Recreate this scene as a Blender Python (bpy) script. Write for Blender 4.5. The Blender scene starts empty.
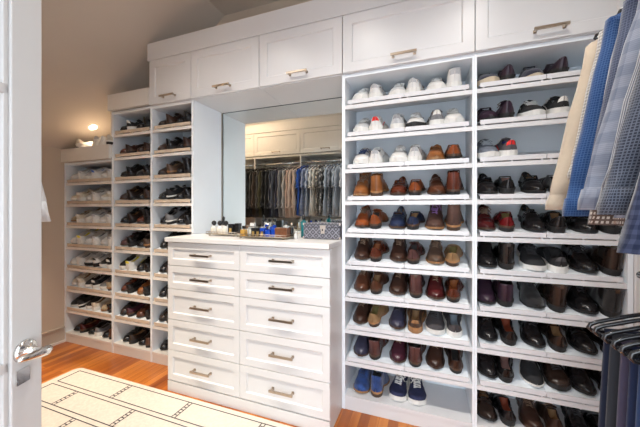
import bpy, math, random
from mathutils import Matrix, Vector
random.seed(7)
C = bpy.context.scene.collection
PI = math.pi
def R(a): return math.radians(a)
def lerp(a, b, t): return a + (b - a) * t

# ------------------------------------------------------------------ materials
MATS = {}
def mat(name, col, rough=0.5, metal=0.0, spec=0.5, var=0.0, vscale=20, bump=0.0, bscale=200, coat=0.0, col2=None, sheen=0.0, emit=None, trans=0.0):
    if name in MATS: return MATS[name]
    m = bpy.data.materials.new(name); m.use_nodes = True
    nt = m.node_tree; b = nt.nodes['Principled BSDF']
    b.inputs['Base Color'].default_value = (*col, 1)
    b.inputs['Roughness'].default_value = rough
    b.inputs['Metallic'].default_value = metal
    b.inputs['Specular IOR Level'].default_value = spec
    b.inputs['Coat Weight'].default_value = coat
    b.inputs['Sheen Weight'].default_value = sheen
    b.inputs['Transmission Weight'].default_value = trans
    if emit:
        b.inputs['Emission Color'].default_value = (*emit[0], 1); b.inputs['Emission Strength'].default_value = emit[1]
    tc = nt.nodes.new('ShaderNodeTexCoord')
    if var > 0 or col2:
        n = nt.nodes.new('ShaderNodeTexNoise'); n.inputs['Scale'].default_value = vscale; n.inputs['Detail'].default_value = 4
        r = nt.nodes.new('ShaderNodeValToRGB')
        c2 = col2 or tuple(min(1, c * (1 + var)) for c in col)
        c1 = tuple(c * (1 - var) for c in col)
        r.color_ramp.elements[0].position = 0.35; r.color_ramp.elements[1].position = 0.65
        r.color_ramp.elements[0].color = (*c1, 1); r.color_ramp.elements[1].color = (*c2, 1)
        nt.links.new(tc.outputs['Object'], n.inputs['Vector']); nt.links.new(n.outputs['Fac'], r.inputs['Fac'])
        nt.links.new(r.outputs['Color'], b.inputs['Base Color'])
    if bump > 0:
        n2 = nt.nodes.new('ShaderNodeTexNoise'); n2.inputs['Scale'].default_value = bscale
        bp = nt.nodes.new('ShaderNodeBump'); bp.inputs['Strength'].default_value = bump; bp.inputs['Distance'].default_value = 0.002
        nt.links.new(tc.outputs['Object'], n2.inputs['Vector']); nt.links.new(n2.outputs['Fac'], bp.inputs['Height'])
        nt.links.new(bp.outputs['Normal'], b.inputs['Normal'])
    MATS[name] = m
    return m

def mathn(nt, op, a, b=None, c=None):
    n = nt.nodes.new('ShaderNodeMath'); n.operation = op
    for i, v in enumerate((a, b, c)):
        if v is None: continue
        if isinstance(v, (int, float)): n.inputs[i].default_value = v
        else: nt.links.new(v, n.inputs[i])
    return n.outputs[0]
def mixn(nt, fac, a, b):
    n = nt.nodes.new('ShaderNodeMix'); n.data_type = 'RGBA'
    if isinstance(fac, (int, float)): n.inputs[0].default_value = fac
    else: nt.links.new(fac, n.inputs[0])
    for i, v in ((6, a), (7, b)):
        if isinstance(v, tuple): n.inputs[i].default_value = (*v, 1)
        else: nt.links.new(v, n.inputs[i])
    return n.outputs[2]
def cloth(name, base, other=None, kind='plain', px=0.01, pz=None, duty=0.5, third=None):
    """woven cloth: plain, stripe (vertical), check (gingham), grid (thin lines), blotch"""
    if name in MATS: return MATS[name]
    m = mat(name, base, rough=0.9, spec=0.15, sheen=0.3)
    nt = m.node_tree; b = nt.nodes['Principled BSDF']
    tc = nt.nodes.new('ShaderNodeTexCoord'); sp = nt.nodes.new('ShaderNodeSeparateXYZ')
    at = nt.nodes.new('ShaderNodeAttribute'); at.attribute_name = 'weave'
    nt.links.new(at.outputs['Vector'], sp.inputs[0]); x, z = sp.outputs['X'], sp.outputs['Z']
    pz = pz or px
    fx = mathn(nt, 'GREATER_THAN', mathn(nt, 'FRACT', mathn(nt, 'DIVIDE', x, px)), duty)
    fz = mathn(nt, 'GREATER_THAN', mathn(nt, 'FRACT', mathn(nt, 'DIVIDE', z, pz)), duty)
    nz = nt.nodes.new('ShaderNodeTexNoise'); nz.inputs['Scale'].default_value = 60
    nt.links.new(tc.outputs['Object'], nz.inputs['Vector'])
    o = base
    if kind == 'stripe': o = mixn(nt, fx, base, other)
    elif kind == 'check':
        s = mathn(nt, 'MULTIPLY', mathn(nt, 'ADD', fx, fz), 0.5); o = mixn(nt, s, base, other)
    elif kind == 'grid': o = mixn(nt, mathn(nt, 'MAXIMUM', fx, fz), base, other)
    elif kind == 'block':
        s = mathn(nt, 'MULTIPLY', mathn(nt, 'ADD', fx, fz), 0.5); o1 = mixn(nt, s, base, other)
        f2 = mathn(nt, 'GREATER_THAN', mathn(nt, 'FRACT', mathn(nt, 'DIVIDE', z, pz * 0.09)), 0.5)
        o = mixn(nt, mathn(nt, 'MULTIPLY', f2, 0.3), o1, third or other)
    elif kind == 'blotch':
        v = nt.nodes.new('ShaderNodeTexVoronoi'); v.inputs['Scale'].default_value = 1 / px
        nt.links.new(tc.outputs['Object'], v.inputs['Vector'])
        o = mixn(nt, mathn(nt, 'GREATER_THAN', v.outputs['Distance'], 0.42), base, other)
    w = mixn(nt, mathn(nt, 'MULTIPLY', nz.outputs['Fac'], 0.25), o if not isinstance(o, tuple) else base, tuple(c * 0.6 for c in base))
    nt.links.new(w, b.inputs['Base Color'])
    bp = nt.nodes.new('ShaderNodeBump'); bp.inputs['Strength'].default_value = 0.4; bp.inputs['Distance'].default_value = 0.003
    nt.links.new(nz.outputs['Fac'], bp.inputs['Height']); nt.links.new(bp.outputs['Normal'], b.inputs['Normal'])
    return m

WHITE = mat('white_lacquer', (0.73, 0.73, 0.74), 0.32, var=0.015, vscale=3)
PANEL = mat('white_melamine', (0.86, 0.91, 0.96), 0.45, var=0.02, vscale=3)
CREAM = mat('cream_lacquer', (0.80, 0.775, 0.74), 0.4, var=0.02, vscale=3)
FENCE_W = mat('white_fence', (0.72, 0.72, 0.74), 0.25)
FENCE_T = mat('tan_fence', (0.64, 0.53, 0.42), 0.35, var=0.05, vscale=30)
CEIL = mat('taupe_ceiling_paint', (0.60, 0.53, 0.46), 0.9, var=0.02, vscale=2)
WALLM = mat('warm_wall_paint', (0.60, 0.51, 0.42), 0.85, var=0.02, vscale=2)
WALLW = mat('white_wall_paint', (0.72, 0.71, 0.69), 0.8, var=0.01, vscale=2)
GOLD = mat('champagne_metal', (0.50, 0.42, 0.34), 0.28, metal=1.0)
NICKEL = mat('polished_nickel', (0.80, 0.78, 0.75), 0.14, metal=1.0)
STEEL = mat('chrome_rod', (0.78, 0.79, 0.8), 0.2, metal=1.0)
DOORP = mat('door_paint', (0.57, 0.56, 0.545), 0.4, var=0.01, vscale=2)
BLACKP = mat('black_plastic', (0.012, 0.012, 0.014), 0.3)
DARKGAP = mat('shadow_grey', (0.3, 0.3, 0.3), 0.8)

# ------------------------------------------------------------------ mesh helper
class MB:
    def __init__(s): s.v = []; s.f = []; s.m = []
    def box(s, x0, x1, y0, y1, z0, z1, mi=0):
        n = len(s.v)
        s.v += [(x0,y0,z0),(x1,y0,z0),(x1,y1,z0),(x0,y1,z0),(x0,y0,z1),(x1,y0,z1),(x1,y1,z1),(x0,y1,z1)]
        for q in ((0,3,2,1),(4,5,6,7),(0,1,5,4),(1,2,6,5),(2,3,7,6),(3,0,4,7)):
            s.f.append(tuple(n+i for i in q)); s.m.append(mi)
        return s
    def quad(s, pts, mi=0):
        n = len(s.v); s.v += [tuple(p) for p in pts]; s.f.append(tuple(range(n, n+len(pts)))); s.m.append(mi); return s
    def prism(s, poly, x0, x1, mi=0):
        """poly in (y,z), extruded along x"""
        n = len(s.v); k = len(poly)
        s.v += [(x0, a, b) for a, b in poly] + [(x1, a, b) for a, b in poly]
        s.f.append(tuple(n+i for i in range(k))[::-1]); s.m.append(mi)
        s.f.append(tuple(n+k+i for i in range(k))); s.m.append(mi)
        for i in range(k):
            j = (i+1) % k; s.f.append((n+i, n+j, n+k+j, n+k+i)); s.m.append(mi)
        return s
    def loft(s, rings, closed=True, cap=True, mi=0):
        n0 = len(s.v); k = len(rings[0])
        for r in rings: s.v += [tuple(p) for p in r]
        for i in range(len(rings)-1):
            a = n0+i*k; b = a+k
            for j in range(k if closed else k-1):
                j2 = (j+1) % k
                s.f.append((a+j, a+j2, b+j2, b+j)); s.m.append(mi)
        if cap and closed:
            s.f.append(tuple(n0+j for j in range(k))[::-1]); s.m.append(mi)
            e = n0+(len(rings)-1)*k
            s.f.append(tuple(e+j for j in range(k))); s.m.append(mi)
        return s
    def tube(s, pts, r, seg=8, mi=0, cap=True):
        pts = [Vector(p) for p in pts]; rings = []
        rr = r if isinstance(r, (list, tuple)) else [r]*len(pts)
        prev = None
        for i, p in enumerate(pts):
            d = (pts[min(i+1, len(pts)-1)] - pts[max(i-1, 0)])
            if d.length < 1e-9: d = Vector((0,0,1))
            d.normalize()
            if prev is None:
                u = d.cross(Vector((0,0,1)))
                if u.length < 0.1: u = d.cross(Vector((0,1,0)))
            else:
                u = prev - d*prev.dot(d)
                if u.length < 1e-6: u = d.cross(Vector((0,1,0)))
            u.normalize(); w = d.cross(u); prev = u
            rings.append([p + (u*math.cos(2*PI*k/seg) + w*math.sin(2*PI*k/seg))*rr[i] for k in range(seg)])
        return s.loft(rings, True, cap, mi)
    def lathe(s, prof, cx=0, cy=0, seg=20, mi=0, sx=1, sy=1):
        rings = [[(cx+r*sx*math.cos(2*PI*k/seg), cy+r*sy*math.sin(2*PI*k/seg), z) for k in range(seg)] for r, z in prof]
        return s.loft(rings, True, True, mi)
    def mesh(s, name, smooth=False):
        me = bpy.data.meshes.new(name); me.from_pydata(s.v, [], s.f)
        me.polygons.foreach_set('material_index', s.m)
        if smooth: me.polygons.foreach_set('use_smooth', [True]*len(s.f))
        me.update(); return me
    def build(s, name, mats, parent=None, smooth=False, bevel=0, M=None):
        me = s.mesh(name, smooth)
        if M is not None: me.transform(M)
        if not isinstance(mats, (list, tuple)): mats = [mats]
        for m in mats: me.materials.append(m)
        o = bpy.data.objects.new(name, me); C.objects.link(o)
        if parent: o.parent = parent
        if bevel:
            b = o.modifiers.new('bevel', 'BEVEL'); b.width = bevel; b.segments = 2; b.limit_method = 'ANGLE'
        return o

def tag(o, label=None, cat=None, group=None, kind=None):
    if label: o['label'] = label
    if cat: o['category'] = cat
    if group: o['group'] = group
    if kind: o['kind'] = kind
    return o
def empty(name, loc=(0,0,0), label=None, cat=None, group=None, kind=None):
    o = bpy.data.objects.new(name, None); C.objects.link(o); o.location = loc
    o.empty_display_size = 0.05
    return tag(o, label, cat, group, kind)
def struct(o): o['kind'] = 'structure'; return o

# ------------------------------------------------------------------ key dimensions
YF, YB = 1.86, 2.20            # front and back of the shoe wall
XL, XR = -3.39, 1.05           # end walls
YBACK = 2.225                  # plaster behind the cabinets
YO, YOB = 0.21, -0.15          # front and back of the opposite closet
ZC = 3.08                      # flat ceiling
ZK = 1.90; SL = 0.72           # knee wall height and ceiling slope
ZB, PITCH = 0.092, 0.209
TILT = math.atan(0.08/0.335)

# ------------------------------------------------------------------ setting
def floor_material():
    m = mat('oak_floor', (0.5, 0.2, 0.06), 0.32, coat=0.15); nt = m.node_tree; b = nt.nodes['Principled BSDF']
    tc = nt.nodes.new('ShaderNodeTexCoord'); mp = nt.nodes.new('ShaderNodeMapping'); mp.inputs['Rotation'].default_value = (0,0,R(90))
    nt.links.new(tc.outputs['Object'], mp.inputs[0])
    br = nt.nodes.new('ShaderNodeTexBrick'); br.inputs['Scale'].default_value = 1; br.inputs['Brick Width'].default_value = 0.75; br.inputs['Row Height'].default_value = 0.057
    br.inputs['Mortar Size'].default_value = 0.0008; br.inputs['Color1'].default_value = (0.0,0,0,1); br.inputs['Color2'].default_value = (1,1,1,1); br.inputs['Mortar'].default_value = (0.1,0.1,0.1,1)
    nt.links.new(mp.outputs[0], br.inputs[0])
    mp2 = nt.nodes.new('ShaderNodeMapping'); mp2.inputs['Scale'].default_value = (2.2, 30, 1)
    nt.links.new(mp.outputs[0], mp2.inputs[0])
    addv = nt.nodes.new('ShaderNodeVectorMath'); addv.operation = 'ADD'; nt.links.new(mp2.outputs[0], addv.inputs[0])
    sc = nt.nodes.new('ShaderNodeVectorMath'); sc.operation = 'SCALE'; sc.inputs[3].default_value = 7; nt.links.new(br.outputs['Color'], sc.inputs[0])
    nt.links.new(sc.outputs[0], addv.inputs[1])
    n = nt.nodes.new('ShaderNodeTexNoise'); n.inputs['Scale'].default_value = 1; n.inputs['Detail'].default_value = 6; n.inputs['Distortion'].default_value = 0.6
    nt.links.new(addv.outputs[0], n.inputs['Vector'])
    f = mathn(nt, 'ADD', mathn(nt, 'MULTIPLY', br.outputs['Color'], 0.45), mathn(nt, 'MULTIPLY', n.outputs['Fac'], 0.75))
    r = nt.nodes.new('ShaderNodeValToRGB'); e = r.color_ramp.elements
    e[0].position = 0.2; e[0].color = (0.21, 0.045, 0.006, 1); e[1].position = 0.95; e[1].color = (0.66, 0.24, 0.042, 1)
    x = e.new(0.55); x.color = (0.42, 0.115, 0.014, 1)
    nt.links.new(f, r.inputs['Fac'])
    o = mixn(nt, mathn(nt, 'MULTIPLY', br.outputs['Fac'], 0.7), r.outputs['Color'], (0.08, 0.03, 0.01))
    nt.links.new(o, b.inputs['Base Color']); return m
struct(MB().box(XL-0.1, XR+0.1, -1.2, YBACK+0.1, -0.1, 0).build('floor', floor_material()))
struct(MB().quad([(XL,YBACK,0),(XR,YBACK,0),(XR,YBACK,ZC),(XL+(ZC-ZK)/SL,YBACK,ZC),(XL,YBACK,ZK)]).quad([(XL,YBACK+.05,0),(XR,YBACK+.05,0),(XR,YBACK+.05,ZC),(XL,YBACK+.05,ZC)][::-1]).build('wall_back', WALLM))
mbx = MB().box(XL-0.05, XL, 1.0, YBACK, 0, ZK).box(XL-0.05, XL, YOB, 1.0, 0, ZC)
struct(mbx.build('wall_left', WALLM))
struct(MB().box(XR, XR+0.05, YOB, YBACK, 0, ZC).build('wall_right', WALLW))
mb = MB().box(XL, -0.72, YOB-0.06, YOB-0.005, 0, ZC).box(-0.72, XR, YOB-0.06, YOB-0.005, 2.15, ZC)
struct(mb.build('wall_front', WALLW))
XS = XL + (ZC-ZK)/SL
mb = MB()
mb.quad([(XL,1.0,ZK),(XL,YBACK,ZK),(XS,YBACK,ZC),(XS,1.0,ZC)]).quad([(XL,1.0,ZK+.06),(XS,1.0,ZC+.06),(XS,YBACK,ZC+.06),(XL,YBACK,ZK+.06)])
mb.quad([(XL,1.0,ZK),(XS,1.0,ZC),(XL,1.0,ZC)])
mb.box(XS, XR+0.05, 1.0, YBACK, ZC, ZC+0.05).box(XL, XR+0.05, YOB-0.06, 1.0, ZC, ZC+0.05)
struct(mb.build('ceiling', CEIL))
# baseboard on the left wall
struct(MB().prism([(YO+.02,0),(YF-.002,0),(YF-.002,.135),(YO+.02,.135)], XL, XL+0.014).prism([(YO+.02,.135),(YF-.002,.135),(YF-.002,.15),(YO+.02,.15)], XL, XL+0.022).build('baseboard_left', mat('grey_trim', (0.52,0.46,0.39), 0.6)))
struct(MB().prism([(YO+.02,0.0),(YF-.002,0.0),(YF-.002,.02),(YO+.02,.02)], XL+0.014, XL+0.03).build('trim_1', CREAM))

# ------------------------------------------------------------------ cabinets
def shaker(x0, x1, z0, z1, yf, sgn, th=0.02, fw=0.055, dep=0.009):
    """shaker front; front face at y=yf, thickness goes towards +sgn*y"""
    mb = MB(); yb = yf + sgn*th; yr = yf + sgn*dep
    a = [(x0,z0),(x1,z0),(x1,z1),(x0,z1)]
    i = [(x0+fw,z0+fw),(x1-fw,z0+fw),(x1-fw,z1-fw),(x0+fw,z1-fw)]
    i2 = [(x0+fw+.006,z0+fw+.006),(x1-fw-.006,z0+fw+.006),(x1-fw-.006,z1-fw-.006),(x0+fw+.006,z1-fw-.006)]
    P = [(x,yf,z) for x,z in a]+[(x,yf,z) for x,z in i]+[(x,yr,z) for x,z in i2]+[(x,yb,z) for x,z in a]
    mb.v = P
    def F(*q): mb.f.append(q if sgn > 0 else q[::-1]); mb.m.append(0)
    for k in range(4):
        l = (k+1) % 4
        F(k, l, 4+l, 4+k); F(4+k, 4+l, 8+l, 8+k); F(12+k, 12+l, l, k)
    F(8,9,10,11); F(15,14,13,12)
    return mb
def bar_handle(xc, z, y, sgn, ln=0.15):
    """bar pull standing off the face at y, out towards -sgn*y"""
    mb = MB(); s = -sgn; yo = y + s*0.03
    mb.box(xc-ln/2, xc+ln/2, min(yo, yo+s*.009), max(yo, yo+s*.009), z-.0065, z+.0065)
    for q in (-1, 1):
        xx = xc+q*(ln/2-.012)
        mb.box(xx-.005, xx+.005, min(y, yo), max(y, yo), z-.005, z+.005)
        mb.box(xx-.008, xx+.008, min(y, y+s*.003), max(y, y+s*.003), z-.008, z+.008)
    return mb

def shelf_z(y, zk):           # top of the sloping shelf board at depth y
    return zk + 0.010 + (y-YF)*0.08/0.335
def tray_z(y, zk):            # top of the pull-out shoe tray lying above the shelf
    return shelf_z(y, zk) + 0.022
def shoe_cabinet(x0, x1, top, ks, label, m_panel, m_front, m_fence, lead=0.02, right=0.02, zbase=ZB):
    root = empty('shoe_cabinet', (x0, YF, 0), label, 'shoe cabinet')
    def P(mb, n, m, par=root, bevel=0.0):
        o = mb.build(n, m, par, bevel=bevel, M=Matrix.Translation((-x0, -YF, 0))); return o
    P(MB().box(x0, x0+lead, YF, YB, 0, top), 'side_panel', m_panel)
    P(MB().box(x1-right, x1, YF, YB, 0, top), 'side_panel', m_panel)
    P(MB().box(x0+lead, x1-right, YB-.008, YB, zbase, top-.002), 'back_panel', m_panel)
    P(MB().box(x0+lead, x1-right, YF+.002, YB-.009, top-0.02, top), 'top_panel', m_panel)
    P(MB().box(x0+lead, x1-right, YF-.002, YB-.009, zbase-0.022, zbase), 'bottom_panel', m_front)
    P(MB().box(x0+lead, x1-right, YF+.002, YF+.02, 0, zbase-.022), 'plinth', m_front)
    xa, xb = x0+lead+.0005, x1-right-.0005; mid = (xa+xb)/2
    for k in ks:
        z = zbase+PITCH*k
        y1 = YB-.009
        sh = P(MB().prism([(YF+.003, z-.014),(YF+.003, z+.010),(y1, shelf_z(y1, z)),(y1, shelf_z(y1, z)-.019),(YF+.012, z-.014)], xa, xb), 'shelf', m_front)
        for a, b in ((xa+.016, mid-.0015), (mid+.0015, xb-.016)):
            P(MB().prism([(YF+.008, tray_z(YF+.008, z)-.006),(YF+.008, tray_z(YF+.008, z)),(y1-.002, tray_z(y1-.002, z)),(y1-.002, tray_z(y1-.002, z)-.006)], a, b), 'tray', m_panel, sh)
            fb = MB().box(a, b, YF+.002, YF+.007, z+.017, z+.042)
            for t in (0.06, 0.5, 0.94):
                xx = lerp(a, b, t); fb.box(xx-.004, xx+.004, YF+.004, YF+.010, z+.0095, z+.021)
            P(fb, 'fence', m_fence, sh)
    return root
colA = shoe_cabinet(-0.530, 0.2455, 2.183, range(1,10), 'tall white ten-tier shoe cabinet immediately right of the mirror and dresser', PANEL, WHITE, FENCE_W, right=0.0105)
colB = shoe_cabinet(0.2465, 0.932, 2.183, range(1,10), 'tall white shoe cabinet in the far right corner behind the hanging shirts', PANEL, WHITE, FENCE_W, lead=0.0115)
col3 = shoe_cabinet(-2.220, -1.765, 2.183, range(1,10), 'narrow white shoe cabinet directly left of the mirror, partly behind the dresser', PANEL, CREAM, FENCE_T, lead=0.010)
col2 = shoe_cabinet(-2.705, -2.221, 2.19, range(1,10), 'mid-height cream shoe cabinet, second from the left wall, two pairs wide', PANEL, CREAM, FENCE_T, lead=0.020, right=0.010)
col1 = shoe_cabinet(-3.385, -2.706, 1.765, range(1,8), 'lowest cream shoe cabinet against the left wall under the sloping ceiling', PANEL, CREAM, FENCE_T, right=0.003)
# filler right of the corner cabinet
struct(MB().box(0.933, XR, YF+.01, YF+.03, 0, 2.183).build('trim_2', WHITE))
struct(MB().box(0.934, XR, YF-.02, YF+.0, 0, 1.13).build('trim_3', WHITE, bevel=.002))

# overhead cabinets over the shoe wall
def overhead(x0, x1, y0, y1, z0, z1, label, sgn, m, group=None, gap=0.0015, name='overhead_cabinet', fw=.06):
    """door faces the room; y0 front, y1 back"""
    root = empty(name, (x0, y0, z0), label, 'cabinet', group); M = Matrix.Translation((-x0, -y0, -z0))
    ya, yb = y0+sgn*.001, y1
    MB().box(x0+.0005, x1-.0005, min(ya, yb), max(ya, yb), z0, z1).build('body', m, root, M=M)
    d = shaker(x0+gap, x1-gap, z0+.004, z1-.004, y0-sgn*.02, sgn, th=.0205, fw=fw).build('door', m, root, M=M, bevel=.0012)
    bar_handle((x0+x1)/2, z0+.05, y0-sgn*.02, sgn).build('handle', GOLD, d, M=M)
    return root
ZO0, ZO1 = 2.185, 2.562
for x0, x1, lb in ((-2.220,-1.772,'narrowest white overhead cabinet at the left end above the shoe cabinets'),
                   (-1.770,-1.147,'white overhead cabinet above the left half of the mirror'),
                   (-1.145,-0.524,'white overhead cabinet above the right half of the mirror'),
                   (-0.522,0.2455,'white overhead cabinet above the shoe cabinet right of the mirror'),
                   (0.2465,0.932,'white overhead cabinet in the far right corner above the hanging shirts')):
    overhead(x0, x1, YF, YBACK-.003, ZO0, ZO1, lb, 1, WHITE)
struct(MB().box(-2.232, XR, YF-.028, YF-.012, 2.560, 2.705).box(-2.232, -2.222, YF-.011, YBACK-.002, 2.563, 2.705).box(-2.221, XR, YF-.011, YBACK-.002, 2.69, 2.705).build('trim_4', WHITE))
struct(MB().box(-2.722, -2.2225, YF-.028, YF-.002, 2.196, 2.338).box(-2.722, -2.7, YF-.001, YBACK-.002, 2.196, 2.338).box(-2.699, -2.2225, YF, YBACK-.002, 2.325, 2.338).build('trim_5', CREAM))
struct(MB().box(XL, -2.707, YF-.028, YF-.002, 1.768, 1.895).box(XL, -2.707, YF-.001, YBACK-.002, 1.88, 1.895).build('trim_6', CREAM))
struct(MB().box(0.933, XR, YF, YBACK-.003, 2.184, 2.69).build('trim_7', WHITE))
struct(MB().box(-2.7215, -2.7065, YF+.001, YB, 1.897, 2.195).build('trim_8', CREAM))

# mirror
mir = MB().box(-1.764, -0.5305, 2.216, 2.2235, 1.107, 2.184).build('wall_mirror', mat('mirror_glass', (0.86,0.90,0.885), 0.0, metal=1.0))
tag(mir, 'large frameless mirror filling the recess above the dresser', 'mirror')
mm = MB().box(-1.764,-1.7615,2.2145,2.2158,1.107,2.184).box(-1.7605,-0.5305,2.2145,2.2158,2.1795,2.184)
mm.build('polished_edge', mat('mirror_edge', (0.12,0.15,0.15), 0.2), mir)

# dresser
def dresser():
    X0, X1, YD = -1.762, -0.5315, 1.61
    root = empty('dresser', (X0, YD, 0), 'wide white ten-drawer dresser standing under the mirror', 'dresser')
    M = Matrix.Translation((-X0, -YD, 0)); D = mat('dresser_white', (0.75,0.745,0.74), 0.35, var=.01, vscale=3)
    mb = MB().box(X0, X1, YD+.022, 2.212, .001, 1.073)
    mb.build('body', D, root, M=M)
    MB().box(X0, X1, YD, YD+.021, .001, .074).build('plinth', D, root, M=M)
    MB().box(X0-.012, X1, YD-.018, 2.213, 1.0735, 1.105).build('worktop', D, root, M=M, bevel=.003)
    zs = [1.069, .902, .735, .516, .297, .078]
    xm = (X0+X1)/2
    for i in range(5):
        for a, b in ((X0+.001, xm-.0015), (xm+.0015, X1-.001)):
            z1, z0 = zs[i], zs[i+1]+.004
            d = shaker(a, b, z0, z1, YD, 1, th=.0215, fw=.045).build('drawer', D, root, M=M, bevel=.0012)
            bar_handle((a+b)/2, (z0+z1)/2, YD+.009, 1, .16).build('handle', GOLD, d, M=M)
dresser()

# rug
def rug():
    X0, X1, Y0, Y1 = -2.69, -0.62, 0.42, 1.585; r = .05
    out = []
    for cx, cy, a0 in ((X1-r,Y1-r,0),(X0+r,Y1-r,90),(X0+r,Y0+r,180),(X1-r,Y0+r,270)):
        for k in range(6): a = R(a0+k*18); out.append((cx+r*math.cos(a), cy+r*math.sin(a)))
    mb = MB(); mb.loft([[(x,y,.0005) for x,y in out],[(x,y,.0105) for x,y in out]])
    zt = .0112
    def ln(xa, xb, ya, yb): mb.quad([(xa,ya,zt),(xb,ya,zt),(xb,yb,zt),(xa,yb,zt)], 1)
    row = 0; y1 = 1.548; w = .0032
    L, RR = -2.625, -0.685
    while y1-.15 > Y0+.02:
        y0 = y1-.150
        ln(L, RR, y1-w, y1+w); ln(L, RR, y0-w, y0+w); ln(L-w, L+w+.004, y0, y1); ln(RR-w, RR+w, y0, y1)
        x = -2.06+ (0 if row % 2 == 0 else -.29)
        while x < RR-.05:
            if x > L+.05:
                ln(x-w, x+w, y0, y1); ln(x+.026-w, x+.026+w, y0, y1)
                for k in range(1, 6): yy = y0+k*.025; ln(x, x+.026, yy-w, yy+w)
            x += .558
        y1 -= .183; row += 1
    wool = mat('cream_wool', (0.74,0.67,0.59), .95, spec=.1, var=.05, vscale=60, bump=.6, bscale=300)
    o = mb.build('area_rug', [wool, mat('charcoal_wool', (0.05,0.05,0.065), .95, spec=.1)])
    tag(o, 'cream wool rug with dark outlined brick pattern on the oak floor', 'rug')
rug()

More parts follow.
